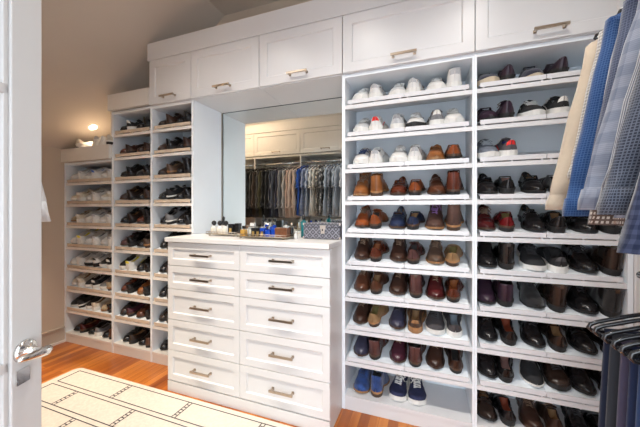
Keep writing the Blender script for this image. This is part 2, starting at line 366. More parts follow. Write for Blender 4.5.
# ------------------------------------------------------------------ shoes
NJ = 21
def shoe_meshes(style):
    """returns dict part -> mesh, toe towards +y, sole bottom at z=0, centred on y"""
    boot = style in ('boot', 'chelsea', 'tallboot'); sneak = style in ('sneaker', 'slipon', 'hightop')
    Lh = 0.282 if not sneak else 0.285
    wmul = 1.0 if not sneak else 1.06
    if style == 'oxford' or style == 'loafer' or style == 'monk' or style=='chelsea': wmul = .96
    def hw(s):
        pts = [(0,.031),(.15,.033),(.35,.031),(.55,.041),(.70,.0475),(.85,.043),(1,.034)]
        for (a, x), (b, y) in zip(pts, pts[1:]):
            if s <= b:
                t = (s-a)/(b-a); t = t*t*(3-2*t); base = lerp(x, y, t); break
        else: base = .034
        e = 1
        if s < .14: e = math.sqrt(max(0, 1-((.14-s)/.14)**2))
        q = .76 if not sneak else .80
        if s > q: e = max(0, 1-((s-q)/(1-q))**2.3)**.5
        return max(base*e*wmul, .0015)
    def cx(s): return .006*math.sin(PI*min(1, max(0, (s-.3)/.7)))
    def z0(s):
        if sneak: return lerp(.030, .021, min(1, s/.6)) + (.010*max(0, (s-.82)/.18)**2)
        h = .030 if s < .3 else lerp(.030, .009, min(1, (s-.3)/.3))
        return h + .012*max(0, (s-.78)/.22)**2
    col = {'sneaker':.088,'slipon':.080,'hightop':.108,'oxford':.088,'loafer':.078,'monk':.086,'boot':.122,'tallboot':.142,'chelsea':.138}[style]
    thr = {'sneaker':.44,'slipon':.46,'hightop':.42,'oxford':.42,'loafer':.50,'monk':.42,'boot':.40,'tallboot':.40,'chelsea':.39}[style]
    vamp = {'loafer':.070,'slipon':.080}.get(style, .083)
    toe = .052 if sneak else .046
    def Hc(s):                                   # collar line
        if boot or style == 'hightop':
            return col - .014*math.sin(PI*min(1, s/thr)) + (.0 if style == 'chelsea' else .004)*s + .004*math.exp(-(s/.05)**2)
        dip = .022 if style != 'loafer' else .016
        return lerp(col-.007, vamp+.003, min(1, s/thr)) - dip*math.sin(PI*min(1, s/thr))**1.1 + .009*math.exp(-(s/.045)**2)
    def Ht(s):                                   # top of the closed part
        if boot or style == 'hightop':
            pts = [(thr-.03, col-.004), (thr+.05, col-.035 if not style=='tallboot' else col-.05), (.55, .088), (.70, .068), (.86, toe+.004), (1, .032)]
        else:
            pts = [(thr-.02, vamp), (.58, vamp-.008), (.72, toe+.012), (.86, toe+.002), (1, .030)]
        if s <= pts[0][0]: return pts[0][1]
        for (a, x), (b, y) in zip(pts, pts[1:]):
            if s <= b:
                t = (s-a)/(b-a); return lerp(x, y, t*t*(3-2*t) if b < .9 else t**1.7)
        return pts[-1][1]
    N = 40
    S = [0.5-0.5*math.cos(PI*i/N) for i in range(N+1)]
    rings = []; kind = []
    for s in S:
        w = hw(s); c = cx(s); zb = z0(s); y = (s-.5)*Lh
        opn = .035 < s < thr
        if opn or s <= .035:
            top = Hc(s)
            k = (.30 if not boot else .16)
            wt = w*(1-k)
            if boot or style == 'hightop': wt = lerp(wt, .030*min(1, w/.02), .6)
            ys = 0
            pts = []
            for v in (0,.2,.4,.6,.8,.93,1): pts.append((w+(wt-w)*v*v, zb+(top-zb)*v))
            if opn:
                inn = max(wt-.004, .0008)
                fl = zb+.008
                mid = [(max(wt-.002,.0008), top+.0012), (inn, top-.004), (max(inn-.002,.0005), lerp(top, fl, .6)), (0, fl)]
            else:
                mid = [(wt*.8, top+.0008), (wt*.5, top+.001), (wt*.25, top+.001), (0, top+.001)]
        else:
            H = Ht(s); fr = .62
            if boot and s < .55: fr = .86
            Hr = zb+(H-zb)*fr; k = lerp(.25, .16, (s-thr)/(1-thr))
            pts = []
            for v in (0,.2,.4,.6,.8,.93,1): pts.append((w*(1-k*v*v), zb+(Hr-zb)*v))
            wt = w*(1-k)
            mid = [(wt*math.cos(a), Hr+(H-Hr)*math.sin(a)) for a in (R(25), R(48), R(70))]+[(0, H)]
        full = [(-x, z) for x, z in pts+mid[:3]] + [(0, mid[3][1])] + [(x, z) for x, z in (pts+mid[:3])[::-1]]
        rings.append([(x+c, y, z) for x, z in full]); kind.append(1 if opn else 0)
    up = MB(); li = MB()
    n = len(full)
    allv = [p for r in rings for p in r]
    up.v = list(allv); li.v = list(allv)
    for i in range(N):
        for j in range(n-1):
            q = (i*n+j, i*n+j+1, (i+1)*n+j+1, (i+1)*n+j)
            inner = (7 <= j <= 12) and (kind[i] and kind[i+1] or (kind[i] and not kind[i+1])) and not (j in (6, 13))
            if inner and 8 <= j <= 11 or (inner and kind[i] and kind[i+1]):
                li.f.append(q); li.m.append(0)
            else:
                s = S[i]; mi = 0
                if style == 'chelsea' and .14 < s < .34 and (2 <= j <= 6 or 13 <= j <= 17): mi = 1
                if sneak and style != 'slipon' and s < .030 and (3 <= j <= 6 or 13 <= j <= 16): mi = 1
                up.f.append(q); up.m.append(mi)
    lp = [rings[i][7] for i in range(N+1) if kind[i]]; rp = [rings[i][13] for i in range(N+1) if kind[i]]
    loop = lp+rp[::-1]+lp[:2]
    up.tube([(p[0], p[1], p[2]-.0005) for p in loop], .0030 if not sneak else .0040, 6)
    def surf(s, x):                              # top surface of closed part
        w = hw(s)*.84; H = Ht(s); t = min(1, abs(x)/w)
        Hr = z0(s)+(H-z0(s))*(.62 if not (boot and s < .55) else .86)
        return Hr+(H-Hr)*math.sqrt(max(0, 1-t*t))
    Y = lambda s: (s-.5)*Lh
    # seams: raised toe cap or quarter lines
    if style in ('oxford', 'boot', 'monk', 'tallboot'):
        sc = .80
        up.tube([(x+cx(sc), Y(sc-.02+ .25*abs(x)), surf(sc, x)+.0002) for x in [hw(sc)*.8*t/4 for t in range(-4, 5)]], .0011, 5)
    if sneak and style != 'slipon':
        sc = .82
        up.tube([(x+cx(sc), Y(sc-.02-.6*abs(x)), surf(sc, x)+.0003) for x in [hw(sc)*.8*t/4 for t in range(-4, 5)]], .0014, 5)
        for sg in (-1, 1):                        # side overlay
            P = []
            for t in range(6):
                s = lerp(.30, .52, t/5); v = lerp(.15, .85, t/5); w = hw(s)
                P.append((sg*(w*(1-.22*v*v)+.0006)+cx(s), Y(s), z0(s)+(min(Hc(s), Ht(s))-z0(s))*v*.8))
            up.tube(P, .0022, 5, mi=1)
    parts = {'upper': up.mesh('upper', True)}
    # drop unused verts of lining
    used = sorted({a for q in li.f for a in q}); mp = {a: i for i, a in enumerate(used)}
    li.v = [li.v[a] for a in used]; li.f = [tuple(mp[a] for a in q) for q in li.f]
    parts['lining'] = li.mesh('lining', True)
    # sole
    so = MB(); e = .0035 if not sneak else .003
    rr = []
    for s in S:
        w = hw(s)+e; y = Y(s) + (-.003 if s < .02 else (.003 if s > .98 else 0)); c = cx(s); zt = z0(s)+(.002 if not sneak else .006)
        zb = 0 if sneak else max(0, z0(s)-(.009 if s > .28 else .009))
        if sneak: zb = .010*max(0, (s-.85)/.15)**2
        elif s > .60: zb = .012*max(0, (s-.82)/.18)**2
        bw = w-(.002 if not sneak else .0)
        rr.append([(c-bw, y, zb), (c-w, y, zb+.002), (c-w, y, zt), (c-w+.003, y, zt+.0005), (c+w-.003, y, zt+.0005), (c+w, y, zt), (c+w, y, zb+.002), (c+bw, y, zb)])
    so.loft(rr); parts['sole'] = so.mesh('sole', False)
    if not sneak:
        he = MB(); rr = []
        for s in [.0,.02,.05,.09,.14,.2,.26,.275]:
            w = max(hw(s)+.001, .004); c = cx(s)
            rr.append([(c-w+.002, Y(s), 0), (c-w, Y(s), .0208), (c+w, Y(s), .0208), (c+w-.002, Y(s), 0)])
        he.loft(rr); parts['heel'] = he.mesh('heel')
    if style in ('sneaker', 'oxford', 'boot', 'hightop', 'tallboot'):
        la = MB(); a, b = (thr+.025, .68) if sneak else (thr+.015, .60)
        if boot: b = .62
        nl = 5 if sneak else 4
        if style in ('hightop', 'boot', 'tallboot'): nl = 6
        hwid = .019 if sneak else .014; rl = .0026 if sneak else .0021
        for k in range(nl):
            s = lerp(a, b, k/(nl-1)); s2 = min(s+.045, .72)
            la.tube([(x+cx(s), Y(lerp(s, s2 if k % 2 else s, (x+hwid)/(2*hwid))), surf(s, x)+rl*.9+ (.001)) for x in (-hwid, -hwid*.5, 0, hwid*.5, hwid)], rl, 6)
            la.tube([(x+cx(s), Y(lerp(s2, s, (x+hwid)/(2*hwid))), surf(s2 if x < 0 else s, x)+rl*1.4+.001) for x in (-hwid, 0, hwid)], rl, 6)
        s = a-.005; zc = Ht(s)+.006
        for sg in (-1, 1):
            la.tube([(sg*.002, Y(s), zc), (sg*.016, Y(s)-.004, zc+.007), (sg*.028, Y(s)+.006, zc-.004), (sg*.020, Y(s)+.014, zc-.008), (sg*.003, Y(s)+.003, zc)], rl, 6)
            la.tube([(0, Y(s), zc), (sg*.012, Y(s)+.012, zc-.001), (sg*.026, Y(s)+.030, zc-.020 if not boot else zc-.035)], rl*.9, 6)
        parts['laces'] = la.mesh('laces', True)
        to = MB(); rg = []
        for t in range(5):
            s = lerp(thr+.04, thr-.045, t/4); zz = Ht(max(s, thr))+.001+(.018*(t/4)**1.3 if t else 0)
            hwT = lerp(.014, .021, t/4)
            rg.append([(x+cx(s), Y(s)+dy, zz-.25*abs(x)+dz) for x, dy, dz in ((-hwT,0,0),(0,0,.001),(hwT,0,0),(hwT,-.004,-.003),(0,-.004,-.002),(-hwT,-.004,-.003))])
        to.loft(rg); parts['tongue'] = to.mesh('tongue', True)
    if style in ('loafer', 'monk'):
        st = MB(); s = .60 if style == 'loafer' else .50
        rg = []
        ww = hw(s)*.90
        for t in range(-6, 7):
            x = ww*math.sin(t/6*PI/2); z = surf(s, x)+.0015 if abs(t) < 6 else z0(s)+.012
            if abs(t) == 5: z = surf(s, x*.96)
            rg.append([(x*1.04+cx(s), Y(s)-.011, z), (x*1.04+cx(s), Y(s)-.011, z+.002), (x*1.04+cx(s), Y(s)+.011, z), (x*1.04+cx(s), Y(s)+.011, z-.002)])
        st.loft(rg); parts['strap'] = st.mesh('strap', True)
    if style == 'monk':
        bk = MB(); x = .022; z = surf(.5, x)+.004; y = Y(.5)
        bk.tube([(x-.009,y-.013,z+.002),(x+.009,y-.013,z-.005),(x+.009,y+.013,z-.005),(x-.009,y+.013,z+.002),(x-.009,y-.013,z+.002)], .0022, 6)
        parts['buckle'] = bk.mesh('buckle', True)
    if style == 'chelsea':
        pt = MB()
        rg = []
        for t in range(7):
            a = PI*t/6; rg.append([(-.008, -.5*Lh+.004+.006*math.cos(a), col-.010+.018*math.sin(a)), (.007, -.5*Lh+.004+.006*math.cos(a), col-.010+.018*math.sin(a)), (.007, -.5*Lh+.004+.0045*math.cos(a), col-.010+.0155*math.sin(a)), (-.007, -.5*Lh+.004+.0045*math.cos(a), col-.010+.0155*math.sin(a))])
        pt.loft(rg); parts['pull_tab'] = pt.mesh('pull_tab')
    return parts, Lh
SHOE = {}
def leather(n, c, r=.3, v=.25): return mat('leather_'+n, c, r, var=v, vscale=14, spec=.42, bump=.12, bscale=160)
def suede(n, c): return mat('suede_'+n, c, .9, var=.25, vscale=30, sheen=.3, bump=.4, bscale=400)
def canvas(n, c): return mat('canvas_'+n, c, .85, var=.12, vscale=60, bump=.5, bscale=500)
SOLE_BLK = mat('black_rubber', (.015,.014,.014), .6)
SOLE_WHT = mat('white_rubber', (.78,.76,.72), .5, var=.06, vscale=30)
SOLE_TAN = mat('tan_leather_sole', (.34,.17,.07), .5, var=.2)
SOLE_BRN = mat('brown_leather_sole', (.07,.035,.02), .45, var=.2)
LIN_TAN = mat('tan_lining', (.30,.165,.07), .7, var=.15)
LIN_DRK = mat('dark_lining', (.03,.028,.028), .8)
LIN_WHT = mat('grey_white_lining', (.25,.25,.26), .8, var=.05)
LIN_ORG = mat('orange_lining', (.36,.11,.025), .6, var=.2)
LIN_OLV = mat('olive_lining', (.19,.15,.045), .7, var=.2)
LACE_W = mat('white_lace', (.8,.79,.76), .8); LACE_B = mat('black_lace', (.05,.05,.055), .8); LACE_BR = mat('brown_lace', (.24,.16,.11), .8)
LACE_N = mat('navy_lace', (.04,.06,.14), .8)
# scheme: word, upper, accent, sole, lining, lace
SCH = {
 'white':   ('white leather', leather('white', (.74,.73,.71), .4, .05), mat('pale_grey_accent', (.42,.43,.45), .6), SOLE_WHT, LIN_WHT, LACE_W),
 'cream':   ('cream canvas', canvas('cream', (.66,.60,.50)), SOLE_WHT, SOLE_WHT, LIN_TAN, LACE_W),
 'wgrey':   ('white and grey', canvas('palegrey', (.55,.56,.57)), canvas('midgrey', (.3,.3,.31)), SOLE_WHT, LIN_WHT, LACE_W),
 'wred':    ('white', leather('white', (.74,.73,.71)), mat('red_accent', (.7,.02,.02), .5), SOLE_WHT, mat('red_lining', (.7,.03,.03), .7), LACE_W),
 'wblack':  ('white black-soled', leather('white', (.74,.73,.71)), SOLE_BLK, SOLE_BLK, LIN_WHT, LACE_W),
 'wblue':   ('white and blue', leather('white', (.74,.73,.71)), mat('blue_accent', (.02,.12,.5), .5), SOLE_WHT, mat('blue_lining', (.04,.14,.5), .7), LACE_W),
 'wyellow': ('white and yellow', leather('white', (.74,.73,.71)), mat('yellow_accent', (.8,.7,.03), .5), SOLE_WHT, mat('yellow_lining', (.75,.66,.04), .7), LACE_W),
 'wnavy':   ('white and navy', leather('white', (.74,.73,.71)), mat('navy_accent', (.03,.05,.13), .5), SOLE_WHT, mat('navy_lining', (.03,.05,.13), .7), LACE_N),
 'grey':    ('grey knit', canvas('grey', (.22,.22,.23)), SOLE_WHT, SOLE_WHT, LIN_DRK, LACE_B),
 'greyw':   ('grey pale-laced', canvas('bluegrey', (.16,.18,.22)), SOLE_WHT, SOLE_WHT, LIN_DRK, mat('pale_blue_lace', (.55,.60,.66), .8)),
 'blackw':  ('black white-soled', canvas('black', (.02,.02,.022)), mat('dark_grey_accent', (.07,.07,.075), .6), SOLE_WHT, LIN_DRK, LACE_B),
 'blackww': ('black and white', canvas('black', (.02,.02,.022)), SOLE_WHT, SOLE_WHT, LIN_WHT, LACE_W),
 'navyw':   ('navy canvas', canvas('navy', (.02,.025,.075)), SOLE_WHT, SOLE_WHT, LIN_WHT, LACE_W),
 'charw':   ('charcoal white-soled', canvas('char', (.055,.05,.055)), SOLE_WHT, SOLE_WHT, mat('blue_grey_lining', (.2,.24,.28), .8), LACE_B),
 'tan':     ('tan leather', leather('tan', (.26,.095,.028), .32), SOLE_TAN, SOLE_TAN, LIN_TAN, LACE_BR),
 'beige':   ('beige leather', leather('beige', (.30,.18,.085), .45), SOLE_TAN, SOLE_TAN, LIN_OLV, LACE_BR),
 'orange':  ('orange-brown leather', leather('orange', (.26,.065,.018), .28), SOLE_BRN, SOLE_BRN, LIN_DRK, LACE_BR),
 'brown':   ('brown leather', leather('brown', (.095,.034,.017), .28), SOLE_BRN, SOLE_BRN, LIN_TAN, LACE_BR),
 'redbrown':('red-brown leather', leather('redbrown', (.11,.027,.014), .25), SOLE_BRN, SOLE_BRN, LIN_ORG, LACE_BR),
 'dkbrown': ('dark brown leather', leather('dkbrown', (.042,.019,.013), .3), SOLE_BRN, SOLE_BRN, LIN_DRK, LACE_BR),
 'dkbrownt':('dark brown leather', leather('dkbrown', (.042,.019,.013), .3), SOLE_BRN, SOLE_BRN, LIN_TAN, LACE_BR),
 'taupe':   ('taupe leather', leather('taupe', (.09,.055,.038), .35), SOLE_TAN, SOLE_TAN, LIN_TAN, LACE_BR),
 'mauve':   ('mauve-brown leather', leather('mauve', (.095,.042,.040), .26), SOLE_BRN, SOLE_BRN, LIN_DRK, LACE_BR),
 'burg':    ('burgundy leather', leather('burg', (.070,.011,.012), .22), SOLE_BRN, SOLE_BRN, LIN_TAN, LACE_BR),
 'red':     ('red leather', leather('red', (.16,.010,.012), .22), SOLE_BRN, SOLE_BRN, LIN_OLV, LACE_BR),
 'purple':  ('purple leather', leather('purple', (.035,.018,.032), .35), SOLE_BLK, SOLE_BLK, LIN_DRK, LACE_BR),
 'plum':    ('plum leather', leather('plum', (.060,.017,.028), .24), SOLE_BRN, SOLE_BRN, LIN_DRK, LACE_BR),
 'brownp':  ('brown purple-laced', leather('pebble', (.085,.045,.035), .4), SOLE_TAN, SOLE_TAN, LIN_DRK, mat('purple_lace', (.26,.13,.36), .8)),
 'navy':    ('navy leather', leather('navy', (.02,.03,.07), .28), SOLE_BRN, SOLE_BRN, LIN_TAN, LACE_B),
 'bluebr':  ('navy and brown', leather('navybrown', (.035,.035,.06), .28, .5), SOLE_BRN, SOLE_BRN, LIN_DRK, LACE_B),
 'blue':    ('blue suede', suede('blue', (.02,.06,.22)), SOLE_TAN, SOLE_TAN, LIN_DRK, LACE_N),
 'navytan': ('dark navy', suede('dknavy', (.022,.022,.045)), SOLE_WHT, mat('cream_sole', (.6,.5,.36), .6), LIN_TAN, LACE_B),
 'black':   ('black leather', leather('black', (.012,.011,.012), .24), SOLE_BLK, SOLE_BLK, LIN_DRK, LACE_B),
 'blackt':  ('black tan-lined', leather('black', (.012,.011,.012), .24), SOLE_BLK, SOLE_BLK, LIN_TAN, LACE_B),
 'blackp':  ('black pink-lined', leather('black', (.012,.011,.012), .24), SOLE_BLK, SOLE_BLK, mat('pink_lining', (.34,.19,.165), .7), LACE_B),
 'blackr':  ('black red-lined', leather('black', (.012,.011,.012), .2), SOLE_BLK, SOLE_BLK, mat('rust_lining', (.28,.055,.02), .6), LACE_B),
 'blacks':  ('black suede', suede('black', (.014,.013,.014)), SOLE_BLK, SOLE_BLK, LIN_DRK, LACE_B),
 'blackbr': ('black-brown leather', leather('blackbrown', (.03,.018,.014), .26), SOLE_BLK, SOLE_BLK, LIN_TAN, LACE_B),
 'sand':    ('sand suede', suede('sand', (.42,.32,.20)), SOLE_TAN, SOLE_TAN, LIN_TAN, LACE_BR),
 'tomm':    ('navy white and red', canvas('darkmix', (.10,.09,.10)), mat('red_accent', (.7,.02,.02), .5), SOLE_WHT, mat('royal_lining', (.02,.03,.18), .7), LACE_W),
}
NOUN = {'sneaker':'sneaker','slipon':'slip-on shoe','hightop':'high-top sneaker','oxford':'lace-up shoe','loafer':'loafer','monk':'buckled monk shoe','boot':'lace-up boot','tallboot':'tall lace-up boot','chelsea':'ankle boot'}
def make_shoe(style, sch, M, label, group, mirrored=False, wx=1.15):
    if style not in SHOE: SHOE[style] = shoe_meshes(style)
    parts, Lh = SHOE[style]
    w, up, acc, sol, lin, lac = SCH[sch]
    nm = {'sneaker':'sneaker','slipon':'slip_on_shoe','hightop':'high_top_sneaker','oxford':'lace_up_shoe','loafer':'loafer','monk':'monk_shoe','boot':'lace_up_boot','tallboot':'lace_up_boot','chelsea':'ankle_boot'}[style]
    root = empty(nm, (0,0,0), label, 'boot' if 'boot' in nm else 'shoe', group)
    root.matrix_world = M @ Matrix.Diagonal((-wx if mirrored else wx, 1.04, 1.0 if style in ('sneaker', 'hightop', 'slipon') else 1.07, 1))
    objs = {}
    for p, me in parts.items():
        if not me.materials:
            me.materials.append(None)
            if p == 'upper': me.materials.append(None)
        o = bpy.data.objects.new(p, me); C.objects.link(o); o.parent = objs['sole'] if p == 'heel' else root
        ms = {'upper':[up, acc if style != 'chelsea' else SOLE_BLK],'lining':[lin],'sole':[sol],'heel':[SOLE_BLK if sol is not SOLE_TAN else SOLE_BRN],'laces':[lac],'tongue':[up],'strap':[up],'buckle':[NICKEL],'pull_tab':[SOLE_BRN if sch != 'black' else STRAP]}[p]
        for i, m in enumerate(ms[:len(o.material_slots)]):
            o.material_slots[i].link = 'OBJECT'; o.material_slots[i].material = m
        objs[p] = o
    return root, objs
STRAP = mat('webbing', (.06,.05,.045), .9)

ORD = ['top','second','third','fourth','fifth','sixth','seventh','eighth','ninth','tenth']
def place(style, sch, x, row_z, flat, toe_out, yfront, label, group, yaw=0, mirrored=False, roll=0, wx=1.15):
    Lh = .285
    ang = 0 if flat else TILT
    yc = yfront + Lh*1.04/2*math.cos(ang) + .004
    z = (row_z+.0008) if flat else tray_z(yc, row_z)+.0012
    M = Matrix.Translation((x, yc, z)) @ Matrix.Rotation(ang, 4, 'X') @ Matrix.Rotation((PI if toe_out else 0)+R(yaw), 4, 'Z')
    if roll: M = Matrix.Translation((x, yc, z)) @ Matrix.Rotation(ang, 4, 'X') @ Matrix.Translation((0,0,roll[1])) @ Matrix.Rotation(R(roll[0]), 4, 'X') @ Matrix.Rotation((PI if toe_out else 0)+R(yaw), 4, 'Z')
    return make_shoe(style, sch, M, label, group, mirrored, wx)

DESCROW = lambda r, n: ('bottom shelf' if r == n-1 else ('top shelf' if r == 0 else ORD[r]+' shelf down'))
def fill(rows, xs, x_off, bay, group, ntot, zlist, _unused, pairnames, orient='TH'):
    for r, items in enumerate(rows):
        for k, it in enumerate(items):
            if it is None: continue
            style, sch = it[0], it[1]
            o = it[2] if len(it) > 2 else None
            pr = k//2; lr = k % 2
            to = (lr == 0) if o is None and orient == 'TH' else (True if o is None else o == 'T')
            x = x_off+xs[k] + random.uniform(-.004, .004)
            yaw = random.uniform(-4, 4) + (0 if orient == 'TH' else random.uniform(-1, 2))
            flat = r == ntot-1
            word = SCH[sch][0]
            if orient == 'TH': pos = ('toe' if to else 'heel')+' out, '+pairnames[pr]+' pair'
            else: pos = ('left' if lr == 0 else 'right')+' of '+pairnames[pr]+' pair'
            lab = f"{word} {NOUN[style]}, {pos}, {DESCROW(r, ntot)}, {bay}"
            roll = it[3] if len(it) > 3 else 0
            mirrored = (lr == 1) if to else (lr == 0)
            yfr = YF+.016+random.uniform(0, .010)
            if flat: yfr += .010
            place(style, sch, x, zlist[r], flat, to, yfr, lab, group, yaw, mirrored, roll, 1.15 if orient == 'TH' else .97)
ZL10 = [ZB+PITCH*k for k in range(9, -1, -1)]
S='sneaker'; O='oxford'; L='loafer'; B='boot'; CH='chelsea'; MK='monk'; SL_='slipon'; HT='hightop'; TB='tallboot'
A = [
 [(S,'white'),(S,'white'),(S,'wgrey'),(S,'white'),(S,'white'),(HT,'white')],
 [(S,'wgrey'),(S,'wred'),(S,'wgrey','H'),(S,'wblack','T'),(S,'grey','H'),(S,'white','T')],
 [(S,'wnavy'),(S,'white'),(S,'white'),(S,'white'),(L,'tan'),(L,'orange')],
 [(B,'tan'),(B,'tan'),(L,'redbrown'),(L,'orange'),(MK,'brown'),(B,'redbrown')],
 [(O,'orange'),(O,'orange'),(L,'navy'),(L,'navy'),(TB,'brownp'),(TB,'brownp')],
 [(B,'dkbrown'),(O,'redbrown'),(B,'dkbrown'),(O,'mauve'),(O,'taupe'),(L,'beige')],
 [(O,'brown'),(O,'brown'),(B,'dkbrown'),(CH,'mauve'),(B,'burg'),(L,'redbrown')],
 [(O,'dkbrown'),(O,'beige'),(O,'bluebr'),(S,'taupe'),(S,'charw'),(SL_,'charw')],
 [(O,'bluebr'),(B,'mauve'),(O,'plum'),(B,'mauve'),(O,'dkbrown'),(L,'dkbrown')],
 [(B,'blue'),(B,'blue'),(S,'navyw'),(S,'navyw','T'),None,None],
]
PN3 = ['left','middle','right']
fill(A, [.117,.210,.355,.450,.580,.675], -0.530, 'bay right of mirror', 'shoes in the cabinet right of the mirror', 10, ZL10, 0, PN3)
Bm = [
 [(SL_,'navytan'),(L,'purple'),(L,'navytan'),(L,'purple'),None,None],
 [(L,'purple'),(O,'purple'),(S,'blackww'),(S,'blackww'),None,None],
 [(S,'greyw'),(S,'tomm'),None,None,None,None],
 [(L,'black'),(L,'blackp'),(L,'blackt'),(L,'blacks'),None,None],
 [(O,'burg'),(L,'red'),(MK,'blackt'),(MK,'blackt'),(L,'black'),(L,'blacks')],
 [(CH,'black'),(CH,'black'),(S,'blackw'),(S,'blackw'),(O,'black'),(CH,'blackbr')],
 [(CH,'purple'),(B,'purple'),(O,'blacks'),(CH,'blackbr'),(B,'black'),(CH,'blacks')],
 [(O,'black'),(L,'blackr'),(O,'black'),(O,'blackbr'),(L,'black'),(L,'black')],
 [(O,'black'),(L,'blackp'),(O,'blackw'),(S,'blackbr','T'),(O,'black'),(L,'black')],
 [(L,'blackbr'),(L,'blackr'),(O,'dkbrown'),(O,'dkbrownt'),(O,'black'),(L,'black')],
]
fill(Bm, [.080,.172,.310,.405,.530,.628], 0.2465, 'far right bay', 'shoes in the far right cabinet', 10, ZL10, 0, PN3)
C1 = [
 [(S,'white'),(S,'white'),(S,'wgrey'),(S,'wblue'),(S,'white'),(S,'white')],
 [(S,'cream'),(S,'cream'),(S,'white'),(S,'white'),(S,'cream'),(S,'cream')],
 [(L,'sand'),(S,'cream'),(S,'white'),(S,'white'),(S,'white'),(S,'white')],
 [(S,'wyellow'),(S,'wyellow'),(S,'white'),(S,'white'),(S,'white'),(S,'white')],
 [(SL_,'white'),(SL_,'white'),(S,'wblack'),(S,'wblack'),(S,'blackww'),(S,'blackww')],
 [(S,'cream'),(S,'cream'),(S,'blackww'),(S,'blackww'),(S,'grey'),(L,'sand')],
 [(L,'blackw'),(L,'blackw'),(SL_,'blackww'),(SL_,'cream'),(L,'sand'),(L,'black')],
 [(O,'black'),(L,'burg'),(O,'black'),(SL_,'grey'),(O,'black'),(O,'brown')],
]
fill(C1, [.085,.180,.300,.395,.510,.605], -3.385, 'lowest left bay', 'shoes in the lowest left cabinet', 8, [ZB+PITCH*k for k in range(7,-1,-1)], 0, PN3, 'TH')
C2 = [
 [(L,'black'),(S,'blackww'),(O,'black'),(O,'black')],
 [(L,'redbrown'),(L,'dkbrown'),(L,'dkbrown'),(L,'dkbrown')],
 [(O,'black'),(O,'black'),(O,'blacks'),(O,'black')],
 [(O,'dkbrown'),(O,'blackbr'),(B,'black'),(O,'dkbrown')],
 [(O,'black'),(O,'blackbr'),(L,'redbrown'),(B,'black')],
 [(L,'mauve'),(O,'black'),(O,'black'),(L,'taupe')],
 [(S,'blackw'),(S,'wyellow'),(L,'black'),(L,'black')],
 [(L,'redbrown'),(L,'black'),(L,'tan'),(L,'black')],
 [(L,'blackbr'),(L,'plum'),(L,'brown'),(L,'black')],
 [(L,'black'),(L,'blackbr'),(O,'black'),(L,'brown')],
]
fill(C2, [.090,.180,.300,.390], -2.705, 'second left bay', 'shoes in the second cabinet from the left', 10, ZL10, 0, ['left','right'], 'TH')
C3 = [
 [(L,'blackbr'),(O,'dkbrown'),(L,'black'),(O,'black')],
 [(L,'dkbrown'),(O,'black'),(O,'black'),(O,'dkbrown')],
 [(O,'blackbr'),(O,'taupe'),(O,'black'),(B,'black')],
 [(L,'black'),(O,'blackww'),(L,'black'),(O,'black')],
 [(O,'black'),(O,'grey'),(B,'black'),(L,'blackp')],
 [(O,'black'),(L,'black'),(L,'blackbr'),None],
 [(O,'black'),(L,'dkbrown'),None,None],
 [(L,'black'),(O,'black'),None,None],
 [(L,'blackbr'),(L,'black'),None,None],
 [(L,'black'),(L,'black'),None,None],
]
fill(C3, [.075,.165,.270,.360], -2.220, 'bay left of mirror', 'shoes in the cabinet left of the mirror', 10, ZL10, 0, ['left','right'], 'TH')
# pale shoes lying on top of the lowest cabinet
for k, (x, sc, st, yw) in enumerate(((-3.20,'cream',L,40),(-3.09,'white',S,160),(-2.98,'white',S,35),(-2.87,'white',SL_,30),(-2.765,'cream',L,22))):
    M = Matrix.Translation((x, 1.965, 1.8958)) @ Matrix.Rotation(R(yw), 4, 'Z')
    if k == 0: M = Matrix.Translation((x, 1.965, 1.8958)) @ Matrix.Rotation(R(25), 4, 'Z')
    make_shoe(st, sc, M, f"{SCH[sc][0]} {NOUN[st]} on top of the lowest left cabinet, {['leftmost','second from left','middle one','second from right','rightmost'][k]}", 'pale shoes on top of the lowest cabinet')

# ------------------------------------------------------------------ clothes
def hanger_mesh():
    a = MB(); zt = -.062
    for sg in (-1, 1):
        a.tube([(0,0,zt),(sg*.06,0,zt-.012),(sg*.13,0,zt-.034),(sg*.195,0,zt-.058),(sg*.213,0,zt-.068),(sg*.218,0,zt-.078),(sg*.210,0,zt-.086),(sg*.18,0,zt-.088)], .0062, 8)
    a.tube([(-.18,0,zt-.088),(.18,0,zt-.088)], .0042, 8)
    h = MB(); r = .017
    P = [(0,0,zt),(0,0,-.034)]+[(r*math.sin(t)*-1, 0, -r*math.cos(t)) for t in [R(d) for d in (0, 40, 80, 120, 160, 200, 235)]]
    P = [(0,0,zt),(0,0,-.030)]+[(-r*math.sin(R(d)), 0, -.004-r*math.cos(R(d))+.004) for d in (20, 60, 100, 140, 180, 220, 250)]
    h.tube(P, .002, 6)
    return a.mesh('hanger_body', True), h.mesh('hook', True)
HM = hanger_mesh()
HB = mat('black_hanger', (.015,.015,.017), .18, coat=.5); 
for me, m in zip(HM, (HB, STEEL)): me.materials.append(m)
def hanger(M, label, group):
    r = empty('clothes_hanger', (0,0,0), label, 'hanger', group); r.matrix_world = M
    for n, me in zip(('frame', 'hook'), HM):
        o = bpy.data.objects.new(n, me); C.objects.link(o); o.parent = r
    return r
def weave(me, n, rad):
    at = me.attributes.new('weave', 'FLOAT_VECTOR', 'POINT')
    for i, v in enumerate(me.vertices):
        if i//n*n+n <= len(me.vertices): at.data[i].vector = (((i+n//2) % n)/n*rad, 0, v.co.z)
    return me
